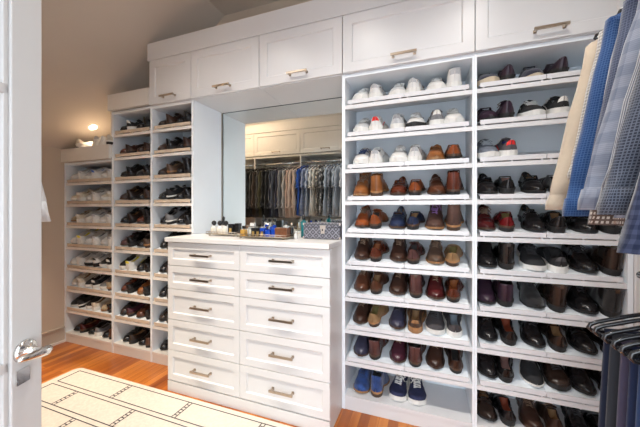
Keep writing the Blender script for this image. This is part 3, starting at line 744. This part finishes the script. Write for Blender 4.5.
def garment_mesh(seed, sw=.20, hb=.235, ln=.78, th=.030, sl=.58, slx=.275, sth=.028, srad=.052):
    rnd = random.Random(seed); body = MB(); n = 28
    ph = [rnd.uniform(0, 6.28) for _ in range(4)]
    prof = [(-.078,.050,.022),(-.090,.070,.030),(-.110,.120,.030),(-.135,.170,.030),(-.160,sw,.028),(-.21,sw*.97,th),(-.30,sw*.96,th),(-.42,lerp(sw*.96,hb,.35),th*1.05),(-.55,lerp(sw*.96,hb,.6),th*1.1),(-.66,lerp(sw*.96,hb,.85),th*1.15),(-ln,hb,th*1.2)]
    rings = []
    for z, w, t in prof:
        dn = min(1, max(0, (-z-.15)/.5)); rg = []
        for k in range(n):
            a = 2*PI*k/n; x = w*math.copysign(abs(math.cos(a))**.85, math.cos(a))
            y = t*math.copysign(abs(math.sin(a))**.8, math.sin(a))
            f = .014*dn*math.sin(26*x+ph[0]+4*z)+.008*dn*math.sin(55*x+ph[1]-5*z)
            rg.append((x, y+f, z-(.012*math.sin(9*x+ph[2])+.012*(abs(x)/max(w,.01))**2*-1 if z == -ln else 0)))
        rings.append(rg)
    body.loft(rings, cap=True)
    out = {'body': weave(body.mesh('body', True), n, hb*4.1)}
    for i, sg in enumerate((-1, 1)):
        sm = MB(); rg = []; m = 14
        steps = [(sw-.060,-.120,.022,.016),(sw-.030,-.135,.034,.022)]
        for t in (.0,.12,.25,.4,.55,.7,.82,.9,.905,.96,1):
            ra = lerp(.038, srad*.95, min(1, t*2))*(1 if t <= .9 else .86); outer = lerp(sw+.008, slx, t)
            steps.append((outer-ra, lerp(-.155, -sl-.12, t), ra, sth*(1-.1*t)*(1 if t <= .9 else .85)))
        for q, (x, z, a_, b_) in enumerate(steps):
            wob = .008*math.sin(2.1*q+ph[3]+i)
            ring = []
            for k in range(m):
                a = 2*PI*k/m
                ring.append((sg*(x+a_*math.cos(a))+wob*.6, wob+b_*math.sin(a)*(1+.25*math.sin(3*a+q))+.006*math.sin(5*a+1.3*q), z+.25*a_*math.cos(a)*-1 if q < 2 else z))
            rg.append(ring)
        sm.loft(rg); out['sleeve%d' % i] = weave(sm.mesh('sleeve', True), m, srad*5)
    co = MB(); rg = []
    for k in range(17):
        a = R(-60+k*300/16)+PI/2+R(30)*0
        x, y = .052*math.cos(a), .030*math.sin(a)
        rg.append([(x, y, -.084),(x*1.05, y*1.05, -.052),(x*1.30, y*1.35, -.078),(x*1.35, y*1.4, -.095)])
    co.loft(rg, closed=True); out['collar'] = co.mesh('collar', True)
    bt = MB()
    for z in (-.15,-.25,-.35,-.45,-.55,-.65): bt.box(-.005,.005,-th*1.25-.008,-th*1.25-.004,z-.005,z+.005)
    return out
GM = {}
def garment(key, M, m, label, group, cat='shirt', name='shirt', **kw):
    if key not in GM: GM[key] = garment_mesh(hash(str(key)) % 1000 if False else sum(map(ord, str(key))), **kw)
    r = empty(name, (0,0,0), label, cat, group); r.matrix_world = M
    for p, me in GM[key].items():
        if not me.materials: me.materials.append(None)
        o = bpy.data.objects.new('sleeve' if p.startswith('sleeve') else p, me); C.objects.link(o); o.parent = r
        o.material_slots[0].link = 'OBJECT'; o.material_slots[0].material = m
    return r

XROD, ZRU, ZRL = .695, 2.02, 1.078
cu = empty('closet_unit', (XR, 0, 0), 'white open hanging unit on the right wall holding two chrome rods', 'closet')
MC = Matrix.Translation((-XR, 0, 0))
for y in (-.09, 1.325): MB().box(.735, XR-.003, y, y+.02, .0, 2.149).build('side_panel', WHITE, cu, M=MC)
MB().box(.735, XR-.003, -.09, 1.345, 2.15, 2.17).build('shelf', WHITE, cu, M=MC)
MB().box(XR-.012, XR-.003, -.069, 1.324, 0, 2.149).build('back_panel', WHITE, cu, M=MC)
for z, xr in ((ZRU, XROD+.02), (ZRL, XROD-.012)):
    MB().tube([(xr,-.069,z),(xr,1.324,z)], .0125, 14).box(xr-.004, .735, 1.316, 1.322, z-.012, z+.012).build('rod', STEEL, cu, True, M=MC)
XR0 = XROD+.02
P_BEI = cloth('beige_linen', (.52,.43,.33))
P_DOT = cloth('dotted_grey', (.26,.245,.235), (.62,.60,.57), 'check', .010, .010, .6)
P_BLU = cloth('blue_gingham', (.012,.046,.15), (.05,.11,.25), 'grid', .0075, .0075, .75)
P_SLA = cloth('slate_blue', (.045,.055,.10), (.10,.12,.18), 'grid', .007, .007, .7)
P_LBS = cloth('pale_blue_check', (.15,.175,.24), (.29,.31,.37), 'block', .055, .055, .5, (.12,.14,.2))
P_GRY = cloth('grey_stripe', (.10,.11,.15), (.50,.50,.52), 'stripe', .0065, None, .68)
P_DEN = cloth('dark_weave', (.020,.022,.034), (.095,.105,.135), 'grid', .006, .006, .66)
P_NAV = cloth('navy_check', (.010,.014,.036), (.04,.047,.085), 'check', .018, .018)
P_BRC = cloth('brown_white_check', (.52,.46,.40), (.07,.035,.025), 'grid', .012, .012, .55)
gr = 'shirts on the upper right rod'
right_shirts = [
 (1.280, 'rA', P_BEI, 'plain beige linen shirt, farthest on the upper right rod', .19,.26,.70,.318),
 (1.215, 'rB', P_DOT, 'grey shirt with small pale dots, between the beige and blue shirts', .19,.24,.60,.285),
 (1.150, 'rC', P_BLU, 'bright blue gingham shirt, third from the far end of the rod', .20,.26,.74,.318),
 (1.070, 'rD', P_SLA, 'slate-blue fine-check shirt beside the bright blue gingham shirt', .20,.25,.72,.305),
 (1.010, 'rH', P_BRC, 'brown and white checked shirt, only its hem showing below the others', .18,.26,.76,.305),
 (.955, 'rE', P_LBS, 'pale blue-grey block-check shirt, middle of the upper right rod', .205,.27,.76,.345),
 (.885, 'rF', P_GRY, 'grey and white striped shirt next to the pale blue-grey one', .205,.26,.72,.334),
 (.810, 'rG', P_DEN, 'dark charcoal fine-grid shirt, large and nearest in view at right edge', .235,.29,.76,.385),
 (.730, 'rI', P_NAV, 'navy checked shirt at the extreme right edge of the photo', .225,.28,.80,.38),
]
for i, (y, k, m, lb, sw, hb, ln, sx) in enumerate(right_shirts):
    M = Matrix.Translation((XR0, y, ZRU)) @ Matrix.Rotation(R(random.uniform(-5, 5)), 4, 'Z')
    garment(k, M, m, lb, gr, sw=sw, hb=hb, ln=ln, slx=sx, th=.022, sth=.027, sl={'rB':.50,'rH':.64,'rI':.68,'rC':.62,'rG':.61}.get(k, .60))
    hanger(M @ Matrix.Diagonal((.80,1,.9,1)), 'black slim hanger inside a shirt on the upper right rod', 'hangers on the upper right rod')

def trouser_mesh(seed, w0=.182, w1=.205, ln=.66):
    rnd = random.Random(seed); ph = rnd.uniform(0, 6); b = MB(); rg = []
    for z, w, t in ((-.136,w0*.9,.004),(-.138,w0,.010),(-.155,w0,.014),(-.25,lerp(w0,w1,.2),.015),(-.45,lerp(w0,w1,.6),.016),(-ln,w1,.017)):
        ring = []
        for k in range(24):
            a = 2*PI*k/24
            x = w*math.copysign(abs(math.cos(a))**.6, math.cos(a)); y = t*math.copysign(abs(math.sin(a))**.7, math.sin(a))
            ring.append((x, y+.003*math.sin(40*x+ph), z))
        rg.append(ring)
    b.loft(rg); return weave(b.mesh('trousers', True), 24, w1*4)
TC = [('dark navy', (.02,.03,.07)), ('dark slate grey', (.055,.06,.075)), ('muted purple-grey', (.10,.085,.15)), ('deep navy blue', (.02,.035,.10)), ('mid blue', (.04,.08,.2)),
      ('charcoal', (.03,.03,.035)), ('slate blue', (.06,.08,.13)), ('black', (.014,.014,.016)), ('dark blue denim', (.03,.05,.12)), ('grey', (.12,.12,.13)), ('brown-grey', (.09,.075,.065))]
for i in range(11):
    y = 1.135-.040*i
    M = Matrix.Translation((XR0-.032, y, ZRL)) @ Matrix.Rotation(R(random.uniform(-3, 3)), 4, 'Z')
    hanger(M, ['farthest','second farthest','third farthest','fourth','fifth','sixth','seventh','eighth','ninth','tenth','nearest'][i]+' black hanger counted from the far end of the lower right rod', 'hangers on the lower right rod')
    if i % 1 == 0:
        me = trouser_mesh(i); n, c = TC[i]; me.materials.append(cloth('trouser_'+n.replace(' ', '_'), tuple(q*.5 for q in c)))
        o = bpy.data.objects.new('trousers', me); C.objects.link(o); o.matrix_world = M
        tag(o, f"{n} trousers folded over hanger {['at the far end','second from the far end','third from the far end','near the far end','at mid rod','past mid rod','toward the near end','close to the edge','near the frame edge','beside the nearest','nearest'][i]} of lower right rod", 'trousers', 'trousers on the lower right rod')

# opposite closet (seen in the mirror)
oc = empty('closet_unit', (XL, YOB, 0), 'white hanging closet along the opposite wall, seen in the mirror', 'closet')
MO = Matrix.Translation((-XL, -YOB, 0)); XE = -1.04
xs = [-3.385, -2.725, -1.889, XE-.015]
for x in xs: MB().box(x, x+.02, YOB, YO, 0, 2.178).build('side_panel', CREAM, oc, M=MO)
for a, b in zip(xs, xs[1:]):
    MB().box(a+.021, b-.001, YOB, YO-.002, 2.15, 2.178).build('shelf', CREAM, oc, M=MO)
    MB().box(a+.021, b-.001, YOB, YOB+.008, 0, 2.149).build('back_panel', CREAM, oc, M=MO)
    for z in (2.045, 1.04):
        MB().tube([(a+.021, .195, z), (b-.001, .195, z)], .0125, 12).build('rod', STEEL, oc, True, M=MO)
for (a, b), w in zip(((-3.385,-2.716),(-2.714,-1.881),(-1.879,-1.036)), ('leftmost','middle','right-hand')):
    overhead(a, b, YO, YOB, 2.185, 2.562, f'{w} cream overhead cabinet of the opposite closet, reflected in the mirror', -1, CREAM, name='overhead_cabinet')
struct(MB().box(-3.385, XE+.01, YO+.012, YO+.028, 2.564, 2.705).box(-3.385, XE+.01, YOB, YO+.011, 2.69, 2.705).build('trim_9', CREAM))
def opp(x, key, m, lb, cat, name, **kw):
    M = Matrix.Translation((x, .195, 2.045)) @ Matrix.Rotation(R(90+random.uniform(-4, 4)), 4, 'Z')
    garment(key, M, m, lb, 'clothes on the opposite closet rods seen in the mirror', cat, name, **kw)
    hanger(M, 'black hanger on the reflected upper rod of the opposite closet', 'hangers of the opposite closet')
JK = dict(sw=.225, hb=.25, ln=.86, slx=.275, sl=.60, th=.016, sth=.020)
JS = dict(sw=.215, hb=.25, ln=.84, slx=.26, sl=.30, th=.016, sth=.021, srad=.06)
cols = [('black', (.012,.012,.013)), ('dark brown', (.05,.032,.022)), ('charcoal', (.04,.04,.045)), ('olive green', (.075,.07,.035)), ('jet black', (.01,.01,.011)), ('near-black', (.015,.015,.018)), ('dark navy', (.02,.025,.05)), ('slate grey', (.09,.10,.13)), ('ink blue', (.03,.035,.07)),
        ('mid grey', (.22,.22,.23)), ('light grey', (.42,.41,.41)), ('dusty pink', (.52,.38,.32)), ('pale blush', (.60,.47,.40)), ('peach beige', (.66,.50,.40))]
for i, (n, c) in enumerate(cols):
    opp(-2.66+i*.0575, 'jk%d' % (i % 3), cloth('jacket_'+n.replace(' ', '_').replace('-', '_'), c), f'{n} jacket hanging in the middle bay of the reflected closet', 'jacket', 'jacket', **JK)
sh = [('royal blue', (.02,.09,.42), None, 'plain', .02), ('blue-dotted navy', (.02,.06,.25), (.5,.55,.65), 'check', .02), ('blue and white striped', (.65,.68,.74), (.10,.20,.45), 'stripe', .03),
      ('plain white', (.74,.74,.73), None, 'plain', .02), ('off-white', (.66,.63,.58), None, 'plain', .02), ('cream floral', (.62,.56,.48), (.12,.10,.10), 'blotch', .035), ('black and white floral', (.65,.64,.63), (.05,.05,.06), 'blotch', .04),
      ('pale blue', (.45,.53,.64), None, 'plain', .02), ('navy patterned', (.05,.06,.10), (.35,.38,.45), 'blotch', .03), ('light denim blue', (.32,.40,.52), (.6,.64,.7), 'stripe', .02), ('soft grey-blue', (.42,.47,.55), None, 'plain', .02), ('white and pale blue', (.70,.72,.76), (.45,.52,.65), 'stripe', .02), ('bright white', (.78,.79,.8), None, 'plain', .02)]
for i, (n, c, c2, kd, px) in enumerate(sh):
    opp((-1.83+i*.0595) if i < 12 else -1.095, 'sh%d' % (i % 3) if i < 12 else 'shlong', cloth('shirt_'+n.replace(' ', '_').replace('-', '_'), c, c2, kd, px), f'{n} short-sleeved shirt in the right bay of the reflected closet' if i < 12 else 'bright white shirt whose sleeve peeks out beside the open door', 'shirt', 'shirt', **(JS if i < 12 else dict(sw=.225, hb=.28, ln=.80, slx=.360, sl=.66, th=.020, sth=.022)))
for i in range(9):
    n, c = [('dark camouflage', (.06,.05,.03)), ('brown', (.10,.06,.035)), ('black', (.012,.012,.012)), ('tobacco', (.15,.09,.05)), ('dark olive', (.05,.05,.03)), ('coal grey', (.05,.05,.05)), ('bottle green', (.02,.05,.035)), ('deep brown', (.06,.035,.025)), ('faded black', (.03,.03,.03))][i]
    opp(-3.29+i*.066, 'jk%d' % (i % 3), cloth('coat_'+n.replace(' ', '_'), c), f'{n} coat hanging in the left bay of the reflected closet', 'coat', 'coat', **JK)
for i in range(26):
    x = -2.66+i*.060
    if -1.90 < x < -1.84: continue
    M = Matrix.Translation((x, .195, 1.04)) @ Matrix.Rotation(R(90), 4, 'Z')
    n, c = TC[(i*3) % 11]
    me = trouser_mesh(20+i); me.materials.append(cloth('trouser_'+n.replace(' ', '_'), c))
    o = bpy.data.objects.new('trousers', me); C.objects.link(o); o.matrix_world = M
    tag(o, f'{n} trousers on the lower rod of the reflected closet', 'trousers', 'trousers on the lower opposite rod')
    hanger(M, 'black hanger holding trousers on the lower opposite rod', 'hangers of the opposite closet lower rod')

# ------------------------------------------------------------------ open door leaf at the left
def door_leaf():
    W, H, T = .76, 2.05, .036
    root = empty('door_1', (0,0,0)); root['kind'] = 'structure'
    # local: x along the leaf from hinge to latch edge, y thickness (0 = visible face, + away), z up
    tip = Vector((-.937, .465)); ang = R(110.2)
    d = Vector((math.cos(ang), math.sin(ang))); h = tip-d*W
    M = Matrix.Translation((h.x, h.y, .008)) @ Matrix.Rotation(ang, 4, 'Z')
    root.matrix_world = M
    mb = MB(); st = .075
    mb.box(0, .11, 0, T, 0, H).box(W-st, W, 0, T, 0, H).box(.111, W-st-.001, .001, T-.001, 0, .22).box(.111, W-st-.001, .001, T-.001, H-.11, H)
    for z in (.915, 1.56): mb.box(.111, W-st-.001, .006, T-.006, z, z+.024)
    # glazing bead
    mb.box(W-st-.012, W-st-.001, .006, T-.006, .221, H-.111)
    f = mb.build('door_frame', DOORP, root, bevel=.002)
    MB().box(.111, W-st-.013, T/2-.002, T/2+.002, .221, H-.111).build('door_glass', mat('frosted_glass', (.80,.84,.85), .45, spec=.5, trans=.35), root)
    hn = MB(); zc = .95
    # lever, standing out towards the room (-y local is the visible side? both sides built)
    xc = W-.045
    hd = MB()
    for sg, y0 in ((1, T), (-1, 0)):
        ro = []
        for rr, yy in ((.001,0),(.027,0),(.027,.006),(.022,.010),(.010,.012),(.010,.045),(.012,.052),(.001,.054)):
            ro.append([(xc+rr*math.cos(2*PI*k/20), y0+sg*yy, zc+rr*math.sin(2*PI*k/20)) for k in range(20)])
        hd.loft(ro)
        hd.tube([(xc+.012,y0+sg*.050,zc+.001),(xc,y0+sg*.052,zc),(xc-.018,y0+sg*.052,zc+.002),(xc-.038,y0+sg*.051,zc+.004),(xc-.056,y0+sg*.048,zc+.006),(xc-.062,y0+sg*.046,zc+.006)], [.008,.012,.011,.009,.007,.004], 10)
    hd.build('door_handle', NICKEL, root, True)
    MB().box(xc-.022, xc+.010, -.004, -.0005, zc-.075, zc-.040).box(W, W+.0015, .006, T-.006, zc-.09, zc+.03).build('latch_plate', NICKEL, root)
door_leaf()

# ------------------------------------------------------------------ things on the dresser
ZT = 1.1055
def tray(x0, x1, y0, y1, label, m):
    r = empty('perfume_tray', (x0, y0, ZT), label, 'tray', 'trays on the dresser'); M = Matrix.Translation((-x0, -y0, -ZT))
    MB().box(x0, x1, y0, y1, ZT+.010, ZT+.014).build('tray_base', m, r, M=M)
    rail = MB()
    for z in (ZT+.017, ZT+.030): rail.tube([(x0,y0,z),(x1,y0,z),(x1,y1,z),(x0,y1,z),(x0,y0,z)], .0022, 6)
    n = 10
    for k in range(n+1):
        for yy in (y0, y1): rail.tube([(lerp(x0,x1,k/n),yy,ZT+.014),(lerp(x0,x1,k/n),yy,ZT+.03)], .0016, 5)
    rail.build('rail', GOLD, r, True, M=M)
    for x in (x0+.02, x1-.02):
        for y in (y0+.015, y1-.015): MB().lathe([(.004,ZT+.0002),(.008,ZT+.003),(.005,ZT+.0099)], x, y, 10).build('foot', GOLD, r, True, M=M)
    return ZT+.0145
za = tray(-1.585, -1.325, 1.80, 1.96, 'gold-railed perfume tray at the left end of the dresser top', mat('tray_mirror', (.75,.68,.55), .15, metal=1))
zb_ = tray(-1.235, -.865, 1.70, 1.90, 'longer gold-rimmed perfume tray crowded with bottles, centre of the dresser', mat('tray_mirror', (.75,.68,.55), .15, metal=1))
GLS = mat('frosted_white_glass', (.78,.77,.74), .2); GLC = mat('clear_glass', (.72,.75,.74), .08, trans=.55)
AMB = mat('amber_liquid', (.55,.32,.08), .1); BLG = mat('cobalt_glass', (.01,.06,.42), .08, coat=.5); TEAL = mat('teal_glass', (.01,.16,.18), .1, coat=.5)
GBX = mat('gold_foil', (.72,.50,.17), .35, metal=.7); LBL = mat('paper_label', (.72,.70,.62), .8)
def bottle(x, y, z, prof, m, capprof, cm, label, group, sx=1, sy=1, sq=False, lab=False, name='perfume_bottle', rot=0):
    r = empty(name, (x, y, z), label, 'bottle', group); r.rotation_euler[2] = R(rot)
    if sq:
        w, h = prof; b = MB().box(-w*sx, w*sx, -w*sy, w*sy, 0, h).lathe([(.006,h),(.006,h+.006)], seg=12).build('flask', m, r, bevel=.003)
    else: b = MB().lathe(prof, seg=20, sx=sx, sy=sy).build('flask', m, r, True)
    cb = MB()
    if sq and capprof[0] == 'box': cb.box(-capprof[1], capprof[1], -capprof[1]*.8, capprof[1]*.8, prof[1]+.005, prof[1]+.005+capprof[2]).build('cap', cm, r, bevel=.001)
    else: cb.lathe(capprof, seg=18).build('cap', cm, r, True)
    if lab:
        if sq: MB().box(-prof[0]*.6*sx, prof[0]*.6*sx, -prof[0]*sy-.0012, -prof[0]*sy-.0002, prof[1]*.2, prof[1]*.7).build('label', lab, r)
        else:
            rr = prof[2][0]+.0006; MB().loft([[(rr*math.sin(a), -rr*math.cos(a), q) for q in (.012, .040)] for a in [R(d) for d in range(-50, 51, 20)]], closed=False).build('label', lab, r)
    return r
ball = lambda h: [(.002,h),(.009,h+.001),(.010,h+.006),(.017,h+.012),(.019,h+.020),(.016,h+.030),(.009,h+.037),(.002,h+.039)]
apo = [(.002,0),(.022,0),(.0235,.004),(.0235,.046),(.018,.054),(.009,.058),(.009,.062)]
for i, x in enumerate((-1.545, -1.490, -1.435)):
    bottle(x, 1.84, za, apo, GLS, ball(.060), BLACKP, f"white bottle with round black stopper, {['leftmost','middle','rightmost'][i]} of three on the left tray", 'black-stoppered bottles on the left tray', lab=LBL)
bottle(-1.515, 1.915, za, apo, GLS, ball(.060)[:5]+[(.006,.10),(.010,.105),(.012,.12),(.002,.13)], BLACKP, 'taller bottle with dark stopper behind the three white bottles', None)
def box_thing(name, x, y, z, w, d, h, m, label, cat, lid=None, face=None, group=None, rot=0):
    r = empty(name, (x, y, z), label, cat, group); r.rotation_euler[2] = R(rot)
    MB().box(-w/2, w/2, -d/2, d/2, 0, h*(.68 if lid else 1)).build('box_body', m, r, bevel=.001)
    if lid: MB().box(-w/2-.0005, w/2+.0005, -d/2-.0005, d/2+.0005, h*.68+.0003, h).build('lid', lid, r, bevel=.001)
    if face: MB().box(-w*.28, w*.28, -d/2-.0015, -d/2-.0004, h*.12, h*.6).build('label', face, r)
    return r
box_thing('perfume_box', -1.388, 1.85, za, .040, .04, .075, mat('black_card', (.015,.013,.012), .4), 'black perfume box with gold front, left one at the tray end', 'box', BLACKP, GBX, 'black and gold boxes on the left tray')
box_thing('perfume_box', -1.346, 1.87, za, .032, .04, .080, MATS['black_card'], 'black perfume box at the right end of the left tray', 'box', BLACKP, None, 'black and gold boxes on the left tray')
# centre tray
cap = lambda h, r=.010, l=.022: [(r*.9,h),(r,h+.001),(r,h+l),(r*.8,h+l+.001)]
cyl = lambda r, h: [(r*.9,0),(r,.002),(r,h-.008),(r*.5,h),(.007,h+.001),(.007,h+.006)]
g2 = 'bottles on the centre tray'
bottle(-1.205, 1.74, zb_, (.018,.045), AMB, ('box',.010,.02), BLACKP, 'small dark amber flask at the left end of the centre tray', g2, sq=True)
bottle(-1.165, 1.79, zb_, (.024,.062), GLC, ('box',.016,.022), GLS, 'large clear square perfume bottle with white cap, centre tray', g2, sq=True, lab=LBL)
bottle(-1.115, 1.84, zb_, cyl(.020,.060), GLC, cap(.066,.012,.026), BLACKP, 'clear round bottle with tall black cap behind the gold boxes', g2, )
for i, x in enumerate((-1.118, -1.082, -1.048)):
    box_thing('perfume_box', x, 1.735, zb_, .031, .03, .058, MATS['black_card'] if i < 2 else mat('navy_card', (.01,.03,.16), .4), f"small {'black' if i < 2 else 'navy'} and gold box, {['left','middle','right'][i]} of three on the centre tray", 'box', BLACKP if i < 2 else BLG, GBX, 'gold-fronted boxes on the centre tray')
for i, (x, y, h) in enumerate(((-1.06,1.80,.070), (-1.015,1.745,.058), (-1.01,1.80,.082), (-.975,1.76,.070))):
    bottle(x, y, zb_, (.017,h*.8), BLG, ('box',.010,.018), [BLG, NICKEL, BLACKP, BLG][i], f"cobalt blue perfume bottle, {['behind the gold boxes','front left of the cluster','back of the cluster','right of the cluster'][i]}", g2, sq=True, rot=(i*17) % 40-15)
bottle(-1.085, 1.865, zb_, cyl(.018,.055), GLS, cap(.061,.014,.02), NICKEL, 'short white bottle with silver cap at the back of the centre tray', g2)
bottle(-.935, 1.85, zb_, cyl(.020,.075), GLC, cap(.081,.012,.02), BLACKP, 'pale clear bottle with black cap behind the brown box', g2)
bottle(-.895, 1.86, zb_, cyl(.015,.060), mat('black_glass', (.012,.012,.014), .1, coat=.4), cap(.066,.009,.024), GOLD, 'slim black bottle with gold cap behind the brown box', g2)
box_thing('keepsake_box', -.915, 1.762, zb_, .088, .055, .060, mat('brown_wood', (.19,.075,.035), .35, var=.3, vscale=30), 'reddish-brown wooden box on the right end of the centre tray', 'box', MATS['brown_wood'])
bottle(-.835, 1.93, ZT, cyl(.020,.120), TEAL, cap(.126,.012,.03), BLACKP, 'tall teal bottle standing between the centre tray and patterned case', None)
bottle(-.835, 1.80, ZT, cyl(.013,.035), GLS, cap(.041,.009,.012), NICKEL, 'tiny white jar beside the left end of the patterned case', None)
def case():
    x0, x1, y0, y1, h = -.795, -.540, 1.835, 1.985, .108
    r = empty('vanity_case', (x0, y0, ZT), 'grey diamond-patterned hard case with pale clasp at the right end of dresser', 'case')
    m = mat('monogram_canvas', (.06,.06,.07), .5); nt = m.node_tree; b = nt.nodes['Principled BSDF']
    tc = nt.nodes.new('ShaderNodeTexCoord'); sp = nt.nodes.new('ShaderNodeSeparateXYZ'); nt.links.new(tc.outputs['Object'], sp.inputs[0])
    s = .046; X = mathn(nt, 'ADD', sp.outputs['X'], mathn(nt, 'MULTIPLY', sp.outputs['Y'], 1.0)); Z = sp.outputs['Z']
    u = mathn(nt, 'ABSOLUTE', mathn(nt, 'SUBTRACT', mathn(nt, 'FRACT', mathn(nt, 'DIVIDE', mathn(nt, 'ADD', X, Z), s)), .5))
    v = mathn(nt, 'ABSOLUTE', mathn(nt, 'SUBTRACT', mathn(nt, 'FRACT', mathn(nt, 'DIVIDE', mathn(nt, 'SUBTRACT', X, Z), s)), .5))
    line = mathn(nt, 'GREATER_THAN', mathn(nt, 'MAXIMUM', u, v), .40)
    dot = mathn(nt, 'LESS_THAN', mathn(nt, 'ADD', u, v), .22)
    o = mixn(nt, mathn(nt, 'MAXIMUM', line, mathn(nt, 'MULTIPLY', dot, .9)), (.07,.07,.085), (.27,.27,.32))
    nt.links.new(o, b.inputs['Base Color'])
    w, d = x1-x0, y1-y0
    MB().box(0, w, 0, d, .0005, h*.72).build('case_body', m, r, bevel=.006)
    MB().box(0, w, 0, d, h*.72+.0005, h).build('lid', m, r, bevel=.006)
    tr = mat('grey_leather_trim', (.10,.10,.11), .5)
    MB().box(-.001, w+.001, -.0015, -.0002, h*.69, h*.73).box(-.001, w+.001, -.0015, -.0002, h-.014, h-.006).build('trim_band', tr, r)
    cl = mat('pale_clasp', (.66,.58,.52), .3, metal=.5)
    a = w*.55
    MB().box(a-.013, a+.013, -.006, -.0016, h*.35, h*.62).box(a-.019, a+.019, -.006, -.0016, h*.62, h*.86).box(a-.008, a+.008, -.009, -.0061, h*.42, h*.74).build('clasp', cl, r, bevel=.001)
    MB().box(a-.004, a+.004, -.0105, -.0091, h*.52, h*.64).build('keyhole', BLACKP, r)
    for xx in (0, w): MB().box(xx-.004, xx+.004, -.002, .012, .0006, .016).box(xx-.004, xx+.004, -.002, .012, h-.016, h-.0001).build('corner_guard', cl, r, bevel=.001)
case()

# ------------------------------------------------------------------ lamps
def downlight(x, y, z, tilt, power, label, col=(1,.93,.84), size=.11, em=6, sc=1.0, aim=0):
    r = empty('recessed_light', (x, y, z), label, 'light', 'recessed ceiling lights'); r.rotation_euler = (0, tilt, 0); r.scale = (sc, sc, 1)
    seg = 28; rg = []
    for rr, zz in ((.052,-.001),(.055,-.005),(.072,-.004),(.075,-.0005)): rg.append([(rr*math.cos(2*PI*k/seg), rr*math.sin(2*PI*k/seg), zz) for k in range(seg)])
    MB().loft(rg, cap=False).build('trim_ring', mat('lamp_trim', (.8,.79,.77), .4), r, True)
    MB().lathe([(.0505,-.0012),(.0505,-.003)], seg=seg).build('lens', mat('lens_%d' % em, (1,1,1), .5, emit=(col, em)), r)
    l = bpy.data.lights.new('lamp', 'AREA'); l.shape = 'DISK'; l.size = size; l.energy = power; l.color = col
    l.spread = R(105); lo = bpy.data.objects.new('lamp', l); C.objects.link(lo); lo.parent = r; lo.location = (0,0,-.012); lo.rotation_euler = (R(aim), 0, 0)
downlight(-3.09, 1.94, 2.116-.002, -math.atan(SL), 1.2, 'glowing recessed light in the sloping ceiling above the lowest cabinet', (1,.74,.48), em=25, sc=.6)
for x, y, p, w in ((-1.45,.75,7,'above the rug, left'), (-.55,.75,7,'above the rug, right'), (.35,.75,8,'before the far right cabinet'), (-2.35,.80,26,'toward the left wall'), (-2.95,.80,42,'nearest the left wall')):  # unseen lamps added to brighten the shelves and fill the room
    downlight(x, y, ZC-.0005, 0, p, f'added unseen recessed light in the flat ceiling {w}', (1,.95,.89) if x > -2 else (1,.84,.66), size=.12, aim=14 if x > -2 else 32)

w = bpy.data.worlds.new('World'); bpy.context.scene.world = w; w.use_nodes = True
bg = w.node_tree.nodes['Background']; bg.inputs[0].default_value = (.82,.91,1,1); bg.inputs[1].default_value = 4.0

cam = bpy.data.cameras.new('Camera'); co = bpy.data.objects.new('Camera', cam); C.objects.link(co)
cam.sensor_width = 36; cam.sensor_fit = 'HORIZONTAL'; cam.lens = 294/640*36; cam.shift_y = -3.5/640; cam.clip_start = .02
co.location = (0, 0, 1.3); co.rotation_euler = (R(90), 0, R(20.2))
sc = bpy.context.scene; sc.camera = co
sc.view_settings.view_transform = 'Standard'; sc.view_settings.look = 'None'; sc.view_settings.gamma = 1; sc.view_settings.exposure = 0.15
sc.view_settings.use_curve_mapping = False
